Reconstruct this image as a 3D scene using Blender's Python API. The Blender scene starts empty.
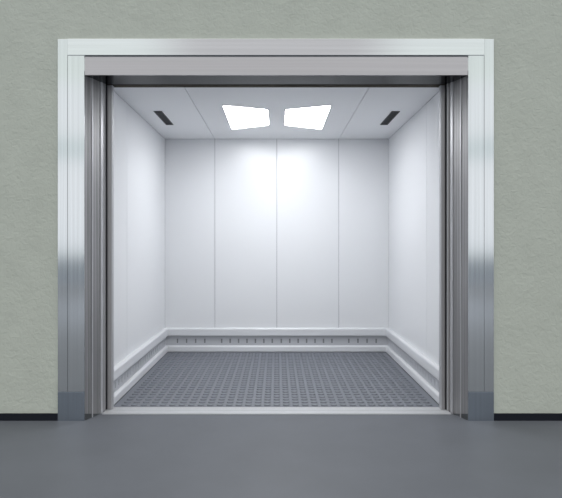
import bpy, bmesh, math
from math import sin, cos, pi, radians

sc = bpy.context.scene
COL = sc.collection
sc.view_settings.view_transform = 'Standard'
sc.view_settings.look = 'None'
sc.view_settings.exposure = 0.0
sc.view_settings.gamma = 1.0


# ------------------------------------------------------------------ materials
def new_mat(name):
    m = bpy.data.materials.new(name)
    m.use_nodes = True
    nt = m.node_tree
    return m, nt, nt.nodes['Principled BSDF']


def plain(name, col, rough=0.5, metal=0.0, spec=0.5):
    m, nt, b = new_mat(name)
    b.inputs['Base Color'].default_value = (*col, 1)
    b.inputs['Roughness'].default_value = rough
    b.inputs['Metallic'].default_value = metal
    b.inputs['Specular IOR Level'].default_value = spec
    return m


def brushed(name, col, rough, scale=(60, 60, 0.6), amount=0.10, bump=0.02, metal=1.0):
    """brushed stainless steel: noise stretched along the grain drives tint, roughness and a faint bump"""
    m, nt, b = new_mat(name)
    N, L = nt.nodes, nt.links
    tc = N.new('ShaderNodeTexCoord')
    mp = N.new('ShaderNodeMapping')
    mp.inputs['Scale'].default_value = scale
    L.new(tc.outputs['Object'], mp.inputs['Vector'])
    nz = N.new('ShaderNodeTexNoise')
    nz.inputs['Scale'].default_value = 1.0
    nz.inputs['Detail'].default_value = 5
    L.new(mp.outputs['Vector'], nz.inputs['Vector'])
    cr = N.new('ShaderNodeValToRGB')
    lo = tuple(c * (1 - amount) for c in col)
    hi = tuple(min(1, c * (1 + amount)) for c in col)
    cr.color_ramp.elements[0].position = 0.3
    cr.color_ramp.elements[0].color = (*lo, 1)
    cr.color_ramp.elements[1].position = 0.7
    cr.color_ramp.elements[1].color = (*hi, 1)
    L.new(nz.outputs['Fac'], cr.inputs['Fac'])
    L.new(cr.outputs['Color'], b.inputs['Base Color'])
    mr = N.new('ShaderNodeMapRange')
    mr.inputs['To Min'].default_value = rough * 0.85
    mr.inputs['To Max'].default_value = rough * 1.15
    L.new(nz.outputs['Fac'], mr.inputs['Value'])
    L.new(mr.outputs['Result'], b.inputs['Roughness'])
    b.inputs['Metallic'].default_value = metal
    bp = N.new('ShaderNodeBump')
    bp.inputs['Strength'].default_value = bump
    bp.inputs['Distance'].default_value = 0.002
    L.new(nz.outputs['Fac'], bp.inputs['Height'])
    L.new(bp.outputs['Normal'], b.inputs['Normal'])
    return m


def plaster(name, col):
    m, nt, b = new_mat(name)
    N, L = nt.nodes, nt.links
    tc = N.new('ShaderNodeTexCoord')
    big = N.new('ShaderNodeTexNoise')
    big.inputs['Scale'].default_value = 6
    big.inputs['Detail'].default_value = 6
    L.new(tc.outputs['Object'], big.inputs['Vector'])
    cr = N.new('ShaderNodeValToRGB')
    cr.color_ramp.elements[0].position = 0.3
    cr.color_ramp.elements[1].position = 0.7
    cr.color_ramp.elements[0].color = (*[c * 0.965 for c in col], 1)
    cr.color_ramp.elements[1].color = (*[c * 1.03 for c in col], 1)
    L.new(big.outputs['Fac'], cr.inputs['Fac'])
    L.new(cr.outputs['Color'], b.inputs['Base Color'])
    fine = N.new('ShaderNodeTexNoise')
    fine.inputs['Scale'].default_value = 36
    fine.inputs['Detail'].default_value = 4
    fine.inputs['Distortion'].default_value = 0.6
    L.new(tc.outputs['Object'], fine.inputs['Vector'])
    bp = N.new('ShaderNodeBump')
    bp.inputs['Strength'].default_value = 0.6
    bp.inputs['Distance'].default_value = 0.008
    L.new(fine.outputs['Fac'], bp.inputs['Height'])
    L.new(bp.outputs['Normal'], b.inputs['Normal'])
    b.inputs['Roughness'].default_value = 0.85
    b.inputs['Specular IOR Level'].default_value = 0.2
    return m


def epoxy(name, col):
    m, nt, b = new_mat(name)
    N, L = nt.nodes, nt.links
    tc = N.new('ShaderNodeTexCoord')
    nz = N.new('ShaderNodeTexNoise')
    nz.inputs['Scale'].default_value = 3.0
    nz.inputs['Detail'].default_value = 8
    L.new(tc.outputs['Object'], nz.inputs['Vector'])
    cr = N.new('ShaderNodeValToRGB')
    cr.color_ramp.elements[0].position = 0.3
    cr.color_ramp.elements[1].position = 0.7
    cr.color_ramp.elements[0].color = (*[c * 0.95 for c in col], 1)
    cr.color_ramp.elements[1].color = (*[c * 1.05 for c in col], 1)
    L.new(nz.outputs['Fac'], cr.inputs['Fac'])
    L.new(cr.outputs['Color'], b.inputs['Base Color'])
    b.inputs['Roughness'].default_value = 0.5
    b.inputs['Specular IOR Level'].default_value = 0.22
    return m


M = {}
M['wall'] = plaster('sage_plaster', (0.50, 0.53, 0.475))
M['floor'] = epoxy('grey_epoxy', (0.116, 0.125, 0.142))
M['base'] = plain('dark_vinyl', (0.008, 0.010, 0.017), 0.6, 0.0, 0.2)
M['steel'] = brushed('brushed_steel', (0.74, 0.765, 0.785), 0.09, amount=0.05, bump=0.005)
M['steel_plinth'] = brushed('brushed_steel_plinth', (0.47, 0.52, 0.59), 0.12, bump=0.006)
M['steel_h'] = brushed('brushed_steel_header', (0.79, 0.81, 0.83), 0.09, (0.6, 60, 60), 0.04, 0.006)
M['steel_l'] = brushed('satin_steel_header', (0.50, 0.485, 0.50), 0.40, (0.6, 60, 60), 0.05)
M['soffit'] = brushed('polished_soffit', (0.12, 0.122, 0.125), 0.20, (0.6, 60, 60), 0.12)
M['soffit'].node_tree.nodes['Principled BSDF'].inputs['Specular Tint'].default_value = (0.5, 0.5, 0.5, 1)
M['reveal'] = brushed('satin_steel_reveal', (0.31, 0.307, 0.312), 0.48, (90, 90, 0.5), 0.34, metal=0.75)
M['edge'] = brushed('bright_edge', (0.50, 0.50, 0.52), 0.40, (60, 60, 0.5), 0.08, metal=0.5)
M['leaf'] = brushed('door_steel', (0.36, 0.35, 0.36), 0.40, (60, 60, 0.5), 0.14, metal=0.5)
M['gap'] = plain('shadow_gap', (0.02, 0.02, 0.024), 0.7)
M['foot'] = plain('painted_reflection', (0.06, 0.064, 0.07), 0.5)
M['greygap'] = plain('grey_joint', (0.26, 0.27, 0.285), 0.6)
M['track'] = brushed('worn_track', (0.10, 0.085, 0.065), 0.5, (8, 40, 40), 0.3)
M['car'] = plain('white_enamel', (0.76, 0.77, 0.79), 0.36, 0.0, 0.5)
M['carback'] = plain('white_enamel_back', (0.77, 0.78, 0.80), 0.30, 0.0, 0.9)
M['ceil'] = plain('ceiling_enamel', (0.86, 0.87, 0.885), 0.5)
M['seam'] = plain('seam', (0.26, 0.27, 0.29), 0.8)
M['rail'] = plain('bumper_rail', (0.70, 0.71, 0.735), 0.36, 0.0, 0.5)
M['plate'] = plain('bumper_plate', (0.48, 0.49, 0.52), 0.5)
M['slot'] = plain('bumper_slot', (0.23, 0.235, 0.25), 0.8)
M['rubber'] = plain('studded_rubber', (0.172, 0.184, 0.212), 0.42, 0.0, 0.4)
M['sill'] = brushed('sill_aluminium', (0.57, 0.58, 0.60), 0.40, (0.6, 50, 50), 0.05, metal=0.25)
M['ventframe'] = plain('vent_frame', (0.03, 0.03, 0.035), 0.5)
M['lampframe'] = plain('lamp_frame', (0.75, 0.76, 0.8), 0.4)
m, nt, b = new_mat('lamp_diffuser')
b.inputs['Base Color'].default_value = (0.9, 0.9, 0.9, 1)
b.inputs['Emission Color'].default_value = (0.96, 0.975, 1.0, 1)
b.inputs['Emission Strength'].default_value = 15.3
M['glow'] = m


# ------------------------------------------------------------------ mesh helpers
class MB:
    """collects boxes and prisms with a material index and links them as one mesh object"""

    def __init__(self):
        self.v, self.f, self.mi = [], [], []

    def box(self, x0, x1, y0, y1, z0, z1, mi=0):
        x0, x1 = min(x0, x1), max(x0, x1)
        y0, y1 = min(y0, y1), max(y0, y1)
        n = len(self.v)
        self.v += [(x0, y0, z0), (x1, y0, z0), (x1, y1, z0), (x0, y1, z0),
                   (x0, y0, z1), (x1, y0, z1), (x1, y1, z1), (x0, y1, z1)]
        for q in ((0, 3, 2, 1), (4, 5, 6, 7), (0, 1, 5, 4), (1, 2, 6, 5), (2, 3, 7, 6), (3, 0, 4, 7)):
            self.f.append(tuple(n + i for i in q))
            self.mi.append(mi)
        return self

    def prism(self, a, c, mi=0):
        """a, c: matching rings of 3D points (start and end cap)"""
        n, k = len(self.v), len(a)
        self.v += list(a) + list(c)
        for i in range(k):
            j = (i + 1) % k
            self.f.append((n + i, n + j, n + k + j, n + k + i))
            self.mi.append(mi)
        self.f.append(tuple(n + i for i in reversed(range(k))))
        self.f.append(tuple(n + k + i for i in range(k)))
        self.mi += [mi, mi]
        return self

    def build(self, name, mats, parent=None, bevel=0.0, smooth=False):
        me = bpy.data.meshes.new(name)
        me.from_pydata(self.v, [], self.f)
        for mt in (mats if isinstance(mats, (list, tuple)) else [mats]):
            me.materials.append(mt)
        me.polygons.foreach_set('material_index', self.mi)
        bm = bmesh.new()
        bm.from_mesh(me)
        bmesh.ops.recalc_face_normals(bm, faces=bm.faces)
        bm.to_mesh(me)
        bm.free()
        if smooth:
            me.polygons.foreach_set('use_smooth', [True] * len(me.polygons))
        me.update()
        o = bpy.data.objects.new(name, me)
        COL.objects.link(o)
        if parent:
            o.parent = parent
            o.location = [-c for c in parent.location]
        if bevel:
            bv = o.modifiers.new('bevel', 'BEVEL')
            bv.width = bevel
            bv.segments = 2
            bv.limit_method = 'ANGLE'
            bv.angle_limit = radians(40)
        return o


def structure(o):
    o['kind'] = 'structure'
    return o


def thing(name, label, cat, loc=(0, 0, 0), group=None):
    o = bpy.data.objects.new(name, None)
    o.empty_display_size = 0.1
    COL.objects.link(o)
    o.location = loc
    return tag(o, label, cat, group)


def tag(o, label, cat, group=None):
    o['label'] = label
    o['category'] = cat
    o['kind'] = 'thing'
    if group:
        o['group'] = group
    return o


# ------------------------------------------------------------------ measures (metres)
EYE = 1.15
# frame: outer half width, clear half width, groove, per side
DIM = {-1: (1.425, 1.252, 1.361), 1: (1.412, 1.2455, 1.349)}
FT, FH, FS = 2.483, 2.377, 2.249         # frame top, underside of top bar, clear height
RI = 1.187                               # inner half width at the back of the reveal
RD = 0.20                                # depth of the splayed reveal
CW, CY0, CY1, CH = 1.19, 0.325, 2.55, 2.268   # lift car: half width, front, back, height

# ------------------------------------------------------------------ the hall
mb = MB()
for s in (-1, 1):
    mb.box(s * 1.345, s * 7.0, 0.012, 0.19, 0, 4.2)
mb.box(-1.345, 1.345, 0.012, 0.19, 2.42, 4.2)
structure(mb.build('wall_front', M['wall']))

structure(MB().box(-9, 9, -14, 2.66, -0.12, 0).build('floor', M['floor']))

for s, nm in ((-1, 'baseboard_left'), (1, 'baseboard_right')):
    structure(MB().box(s * (DIM[s][0] + 0.001), s * 7.0, 0.001, 0.0118, 0, 0.046).build(nm, M['base']))

# ------------------------------------------------------------------ the lift car shell
g = 0.002                                 # half width of the joint between two wall panels


def panelled(name, spans, place, back, mats):
    mb = MB()
    mb.box(*back, 1)
    for a, c in spans:
        lo = 0 if a == spans[0][0] else g
        hi = 0 if c == spans[-1][1] else g
        mb.box(*place(a + lo, c - hi), 0)
    return structure(mb.build(name, mats, bevel=0.0015))


P = 0.66
panelled('wall_back', [(-CW, -P), (-P, 0), (0, P), (P, CW)],
         lambda a, c: (a, c, CY1, CY1 + 0.012, 0, CH),
         (-CW - 0.06, CW + 0.06, CY1 + 0.008, CY1 + 0.06, 0, CH + 0.05), [M['carback'], M['seam']])
for s, nm in ((-1, 'wall_left'), (1, 'wall_right')):
    panelled(nm, [(CY0, 0.885), (0.885, CY1)],
             lambda a, c: (s * CW, s * (CW + 0.012), a, c, 0, CH),
             (s * (CW + 0.008), s * (CW + 0.06), CY0, CY1 + 0.006, 0, CH + 0.05), [M['car'], M['seam']])
panelled('ceiling', [(-CW, -P), (-P, P), (P, CW)],
         lambda a, c: (a, c, CY0, CY1, CH, CH + 0.012),
         (-CW + 0.004, CW - 0.004, CY0, CY1 - 0.002, CH + 0.008, CH + 0.05), [M['ceil'], M['seam']])

# ------------------------------------------------------------------ stainless door frame
fr = thing('elevator_portal', 'wide brushed stainless steel portal framing the open lift on the green wall', 'door frame')
Z_PL = 0.19
for s in (-1, 1):
    FW, FI, FG = DIM[s]
    mb = MB()
    mb.box(s * (FG + 0.001), s * FW, 0, 0.0118, Z_PL, FT)
    mb.box(s * FI, s * (FG - 0.001), 0, 0.0118, Z_PL, FH)
    mb.box(s * (FI + 0.004), s * (FW - 0.002), 0.006, 0.0117, Z_PL, FH, 1)
    mb.build('stile', [M['steel'], M['greygap']], fr, 0.0012)
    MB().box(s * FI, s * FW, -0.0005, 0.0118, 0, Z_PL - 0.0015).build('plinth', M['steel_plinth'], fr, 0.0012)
    # splayed reveal: a plan profile extruded up to the soffit, with two raised ribs
    d = (RI - FI, RD)
    ln = math.hypot(*d)
    ux, uy = d[0] / ln, d[1] / ln
    nx, ny = -uy, ux                        # towards the opening (for the +x side)

    def pt(t, off):
        return (FI + ux * t * ln + nx * off, uy * t * ln + ny * off)
    mb = MB()
    for t0, t1, off, mi in ((0.0, 0.38, 0.0, 0), (0.38, 0.43, 0.004, 1), (0.43, 0.84, 0.001, 0), (0.84, 0.985, 0.006, 1)):
        q = [pt(t0, off), pt(t1, off), pt(t1, -0.02), pt(t0, -0.02)]
        if t0 == 0.0:
            q = [pt(0, 0), pt(t1, 0), pt(t1, -0.02), (FI + 0.02, 0.0119), (FI, 0.0119)]
        mb.prism([(s * x, max(y, 0.0119), 0) for x, y in q], [(s * x, max(y, 0.0119), FS - 0.0005) for x, y in q], mi)
    mb.build('reveal', [M['reveal'], M['edge']], fr)
    # floor reflection painted as a dark wedge, running out to nothing towards the sill
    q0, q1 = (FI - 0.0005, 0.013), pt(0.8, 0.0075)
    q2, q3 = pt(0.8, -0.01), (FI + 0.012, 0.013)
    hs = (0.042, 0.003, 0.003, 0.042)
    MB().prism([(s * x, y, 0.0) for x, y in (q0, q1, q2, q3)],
               [(s * x, y, h) for (x, y), h in zip((q0, q1, q2, q3), hs)]).build('reflection_wedge', M['foot'], fr)
(gl, gr), (il, ir) = (DIM[-1][2], DIM[1][2]), (DIM[-1][1], DIM[1][1])
MB().box(-gl + 0.001, gr - 0.001, -0.006, 0.0118, FH, FT).build('top_rail', M['steel_h'], fr, 0.0012)
mb = MB()
mb.box(-il + 0.002, ir - 0.002, 0.002, 0.0118, FS, FH - 0.009)
mb.box(-il + 0.002, ir - 0.002, 0.006, 0.0118, FH - 0.009, FH - 0.0005, 1)
mb.build('header_panel', [M['steel_l'], M['greygap']], fr, 0.001)
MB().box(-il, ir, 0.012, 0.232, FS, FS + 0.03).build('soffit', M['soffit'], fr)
mb = MB()
mb.box(-1.22, 1.22, 0.236, 0.318, FS + 0.012, FS + 0.06)
for y0, dz in ((0.236, 0.004), (0.262, 0.002), (0.288, -0.001), (0.308, 0.0)):
    mb.box(-1.22, 1.22, y0, y0 + 0.010, FS + dz, FS + 0.014)
mb.build('door_track', M['track'], fr)

# ------------------------------------------------------------------ open sliding doors parked in their pockets
for s, side in ((-1, 'left'), (1, 'right')):
    dr = thing('elevator_door', 'grey steel sliding door leaves stacked open against %s side of lift opening' % side,
               'door', (s * 1.16, 0.25, 0), 'open lift doors')
    for (xi, y0, y1, ew) in ((1.177 if s < 0 else 1.168, 0.206, 0.230, 0.0036), (1.137 if s < 0 else 1.132, 0.252, 0.292, 0.009)):
        pn = MB().box(s * (xi + ew + 0.0004), s * 1.75, y0, y1, 0.009, FS - 0.001).build('door_panel', M['leaf'], dr, 0.002)
        e = MB().box(s * xi, s * (xi + ew), y0 + 0.001, y1 - 0.001, 0.009, FS - 0.001).build('edge_strip', M['edge'], None)
        e.parent = pn
        e.location = (0, 0, 0)
        if ew > 0.005:                      # black strip painting the shade in the gap between the two leaves
            xs = 1.1715 if s < 0 else 1.1625
            b = MB().box(s * xs, s * (xs + 0.02), y0 - 0.012, y0, 0.009, FS - 0.001).build('gap_shade', M['gap'], None)
            b.parent = pn
            b['label'] = 'thin black strip painting the gap shade'

# ------------------------------------------------------------------ sills
for y0, y1, lab in ((0.150, 0.232, 'pale brushed metal sill strip on the grey hall floor edge, grooved'),
                    (0.238, 0.318, 'pale metal car sill strip along front edge of studded mat')):
    mb = MB()
    X = RI - 0.004 if y0 > 0.2 else 1.178
    mb.box(-X, X, y0, y1, 0.0, 0.003)
    n = 4
    w = (y1 - y0) / n
    for k in range(n):
        mb.box(-X, X, y0 + k * w, y0 + (k + 1) * w - 0.005, 0.003, 0.006)
    o = mb.build('door_sill', M['sill'])
    tag(o, lab, 'sill', 'lift door sills')

# ------------------------------------------------------------------ studded rubber floor mat
mb = MB()
MX = CW - 0.037
mb.box(-MX, MX, CY0, CY1 - 0.037, 0.0002, 0.003)
px_, py_, R0, R1, H = 0.0675, 0.0785, 0.026, 0.022, 0.009
K = 12
nx_ = int((2 * MX - 0.02) / px_)
ny_ = int((CY1 - 0.037 - CY0 - 0.02) / py_)
for i in range(nx_):
    for j in range(ny_):
        cx = (i - (nx_ - 1) / 2) * px_
        cy = CY0 + 0.045 + j * py_
        mb.prism([(cx + R0 * cos(2 * pi * k / K), cy + R0 * sin(2 * pi * k / K), 0.0028) for k in range(K)],
                 [(cx + R1 * cos(2 * pi * k / K), cy + R1 * sin(2 * pi * k / K), 0.003 + H) for k in range(K)])
tag(mb.build('rubber_mat', M['rubber']), 'dark grey studded rubber mat covering the lift floor', 'mat')

# ------------------------------------------------------------------ bumper guards along the walls
RT = 0.037                                # how far a rail stands off the wall


def rail_ring(h0, h1, f):
    prof = [(0.0, h0), (RT - 0.004, h0), (RT, h0 + 0.006), (RT, h1 - 0.013), (RT - 0.006, h1 - 0.004), (RT - 0.016, h1), (0.0, h1)]
    return [f(o, z) for o, z in prof]


def guard(label, a0, a1, f, mitre, slots):
    """f(along, out, z) -> point; mitre(out) -> how much an end is drawn in"""
    c = f((a0 + a1) / 2, 0, 0)
    t = thing('wall_bumper', label, 'bumper', c, 'bumper rails round the lift car')
    for h0, h1, nm in ((0.176, 0.259, 'upper_rail'), (0.0065, 0.072, 'lower_rail')):
        MB().prism(rail_ring(h0, h1, lambda o, z: f(a0 + mitre[0] * o, o, z)),
                   rail_ring(h0, h1, lambda o, z: f(a1 - mitre[1] * o, o, z))).build(nm, M['rail'], t, 0.001)
    mb = MB()

    def bx(p, q, o0, o1, z0, z1, mi):
        A, B = f(p, o0, z0), f(q, o1, z1)
        mb.box(A[0], B[0], A[1], B[1], z0, z1, mi)
    p0, p1 = a0 + mitre[0] * 0.014, a1 - mitre[1] * 0.014
    bx(p0, p1, 0.001, 0.006, 0.0722, 0.1758, 1)
    zs0, zs1 = 0.096, 0.143
    bx(p0, p1, 0.006, 0.012, 0.0722, zs0, 0)
    bx(p0, p1, 0.006, 0.012, zs1, 0.1758, 0)
    w, x = 0.017, p0
    for c0 in slots:
        bx(x, c0 - w / 2, 0.006, 0.012, zs0, zs1, 0)
        x = c0 + w / 2
    bx(x, p1, 0.006, 0.012, zs0, zs1, 0)
    mb.build('slotted_plate', [M['plate'], M['slot']], t)


guard('pale grey double bumper rail with slots along back wall of lift', -CW, CW,
      lambda a, o, z: (a, CY1 - 0.0003 - o, z), (1, 1),
      sorted([q * x for q in (-1, 1) for x in [1.057, 0.96, 0.863, 0.766] + [0.048 + 0.0897 * k for k in range(7)]]))
for s, side in ((-1, 'left'), (1, 'right')):
    guard('pale grey double bumper rail along %s wall inside the lift' % side, CY0, CY1 - 0.0015,
          lambda a, o, z: (s * (CW - 0.0003 - o), a, z), (0, 1), [0.40 + 0.0925 * k for k in range(23)])


# ------------------------------------------------------------------ ceiling lights
def rounded(poly, r, seg=5):
    out = []
    n = len(poly)
    for i in range(n):
        p, a, c = poly[i], poly[i - 1], poly[(i + 1) % n]
        va = ((a[0] - p[0]), (a[1] - p[1]))
        vc = ((c[0] - p[0]), (c[1] - p[1]))
        la, lc = math.hypot(*va), math.hypot(*vc)
        A = (p[0] + va[0] / la * r, p[1] + va[1] / la * r)
        B = (p[0] + vc[0] / lc * r, p[1] + vc[1] / lc * r)
        for k in range(seg + 1):
            t = k / seg
            out.append(((1 - t) ** 2 * A[0] + 2 * t * (1 - t) * p[0] + t * t * B[0],
                        (1 - t) ** 2 * A[1] + 2 * t * (1 - t) * p[1] + t * t * B[1]))
    return out


for s, side in ((-1, 'left'), (1, 'right')):
    cx, cy = s * 0.25, 1.45
    t = thing('ceiling_light', 'glowing white trapezoid light panel in lift ceiling, on the %s half' % side,
              'light', (cx, cy, CH), 'ceiling light panels')
    poly = [(s * 0.436, 0.943), (s * 0.073, 1.098), (s * 0.073, 1.768), (s * 0.436, 1.979)]
    inner = rounded(poly, 0.035)
    mx, my = sum(p[0] for p in poly) / 4, sum(p[1] for p in poly) / 4
    outer = [(p[0] + (p[0] - mx) * 0.03, p[1] + (p[1] - my) * 0.02) for p in inner]
    # frame: a thin rim around the diffuser
    mb = MB()
    n = len(inner)
    z0, z1 = CH - 0.004, CH - 0.0005
    for i in range(n):
        j = (i + 1) % n
        mb.prism([(*inner[i], z0), (*outer[i], z0), (*outer[i], z1), (*inner[i], z1)],
                 [(*inner[j], z0), (*outer[j], z0), (*outer[j], z1), (*inner[j], z1)])
    mb.build('light_frame', M['lampframe'], t)
    MB().prism([(*p, CH - 0.003) for p in inner], [(*p, CH - 0.0006) for p in inner]).build('diffuser', M['glow'], t)

# ------------------------------------------------------------------ ceiling vents
for s, side in ((-1, 'left'), (1, 'right')):
    x0, x1, y0, y1 = 0.966, 1.036, 1.17, 1.755
    t = thing('ceiling_vent', 'narrow dark slotted vent in lift ceiling near the %s wall' % side,
              'vent', (s * 1.0, (y0 + y1) / 2, CH), 'ceiling vents')
    z0, z1 = CH - 0.005, CH - 0.0005
    mb = MB()
    mb.box(s * x0, s * (x0 + 0.007), y0, y1, z0, z1).box(s * (x1 - 0.007), s * x1, y0, y1, z0, z1)
    mb.box(s * (x0 + 0.007), s * (x1 - 0.007), y0, y0 + 0.008, z0, z1)
    mb.box(s * (x0 + 0.007), s * (x1 - 0.007), y1 - 0.008, y1, z0, z1)
    mb.build('vent_frame', M['ventframe'], t)
    mb = MB()
    mb.box(s * (x0 + 0.007), s * (x1 - 0.007), y0 + 0.008, y1 - 0.008, CH - 0.0015, z1, 1)
    n = 19
    for k in range(n):
        y = y0 + 0.008 + (k + 0.5) * (y1 - y0 - 0.016) / n
        mb.box(s * (x0 + 0.007), s * (x1 - 0.007), y - 0.007, y + 0.004, CH - 0.0045, CH - 0.0015, 0)
    mb.build('grille', [M['ventframe'], M['gap']], t)

# ------------------------------------------------------------------ light: hall daylight and added lamps
w = bpy.data.worlds.new('hall')
sc.world = w
w.use_nodes = True
nt = w.node_tree
N, L = nt.nodes, nt.links
bg = N['Background']
tc = N.new('ShaderNodeTexCoord')
sp = N.new('ShaderNodeSeparateXYZ')
L.new(tc.outputs['Generated'], sp.inputs['Vector'])
cr = N.new('ShaderNodeValToRGB')
els = cr.color_ramp.elements
mp = N.new('ShaderNodeMapRange')          # height of the view direction, -0.1 .. 1
mp.inputs['From Min'].default_value = -0.1
mp.inputs['From Max'].default_value = 1.0
L.new(sp.outputs['Z'], mp.inputs['Value'])
SKY = ((-0.10, (0.30, 0.34, 0.40)), (-0.050, (0.26, 0.29, 0.33)), (-0.030, (0.20, 0.23, 0.25)), (-0.020, (0.55, 0.60, 0.62)),
       (-0.008, (0.92, 0.95, 0.98)), (0.122, (0.96, 0.98, 1.0)), (0.138, (0.66, 0.74, 0.75)), (0.152, (0.66, 0.74, 0.75)), (0.168, (0.94, 0.97, 0.98)),
       (0.235, (0.93, 0.96, 0.98)), (0.25, (0.84, 0.91, 0.86)), (0.32, (0.84, 0.88, 0.88)), (0.55, (1.3, 1.3, 1.28)), (1.0, (1.7, 1.7, 1.68)))
while len(els) > 1:
    els.remove(els[-1])
for i, (z, c) in enumerate(SKY):
    p = (z + 0.1) / 1.1
    e = els[0] if i == 0 else els.new(p)
    e.position, e.color = p, (*c, 1)
L.new(mp.outputs['Result'], cr.inputs['Fac'])


def ramp(src, a, c, t0, t1):
    n = N.new('ShaderNodeMapRange')
    n.interpolation_type = 'SMOOTHSTEP'
    for k, v in (('From Min', a), ('From Max', c), ('To Min', t0), ('To Max', t1)):
        n.inputs[k].default_value = v
    L.new(src, n.inputs['Value'])
    return n.outputs['Result']


def math_(op, a, c):
    n = N.new('ShaderNodeMath')
    n.operation = op
    for k, v in ((0, a), (1, c)):
        if isinstance(v, (int, float)):
            n.inputs[k].default_value = v
        else:
            L.new(v, n.inputs[k])
    return n.outputs[0]


ax = math_('ABSOLUTE', sp.outputs['X'], 0.0)
dim = math_('MULTIPLY', ramp(ax, 0.11, 0.22, 1, 0), ramp(sp.outputs['Z'], 0.24, 0.28, 0, 1))
dim = math_('MULTIPLY', dim, ramp(sp.outputs['Z'], 0.36, 0.48, 1, 0))
mx_ = N.new('ShaderNodeMix')
mx_.data_type = 'RGBA'
L.new(dim, mx_.inputs['Factor'])
L.new(cr.outputs['Color'], mx_.inputs['A'])
mx_.inputs['B'].default_value = (0.59, 0.58, 0.59, 1)
L.new(mx_.outputs['Result'], bg.inputs['Color'])
bg.inputs['Strength'].default_value = 1.0


def area(name, loc, rot, sx, sy, power, col=(1, 1, 1)):
    l = bpy.data.lights.new(name, 'AREA')
    l.shape = 'RECTANGLE'
    l.size, l.size_y = sx, sy
    l.energy = power
    l.color = col
    o = bpy.data.objects.new(name, l)
    COL.objects.link(o)
    o.location = loc
    o.rotation_euler = rot
    return o


# added unseen area lamp, brightening the hall floor mirrored in the steel stiles
hl = area('floor_fill', (0, -7.5, 6.5), (0, 0, 0), 6, 3, 260, (0.94, 0.97, 1.0))
hl.data.spread = radians(70)
sl = bpy.data.lights.new('hot_spot_fill', 'SPOT')  # added unseen spot in mid-air, makes the hot spot on the back wall
sl.energy = 6.2
sl.color = (0.96, 0.98, 1.0)
sl.spot_size = radians(132)
sl.spot_blend = 1.0
sl.shadow_soft_size = 0.10
so = bpy.data.objects.new('hot_spot_fill', sl)
COL.objects.link(so)
so.location = (0, 1.36, CH - 0.20)
so.rotation_euler = (radians(90 - 27), 0, 0)

# ------------------------------------------------------------------ camera
cam = bpy.data.cameras.new('camera')
cam.sensor_width = 36
cam.lens = 36 * 615 / 562
cam.shift_x = 4.2 / 562
cam.shift_y = -5.0 / 562
cam.clip_start = 0.05
co = bpy.data.objects.new('camera', cam)
COL.objects.link(co)
co.location = (0, -4.0, EYE)
co.rotation_euler = (radians(90), 0, 0)
sc.camera = co
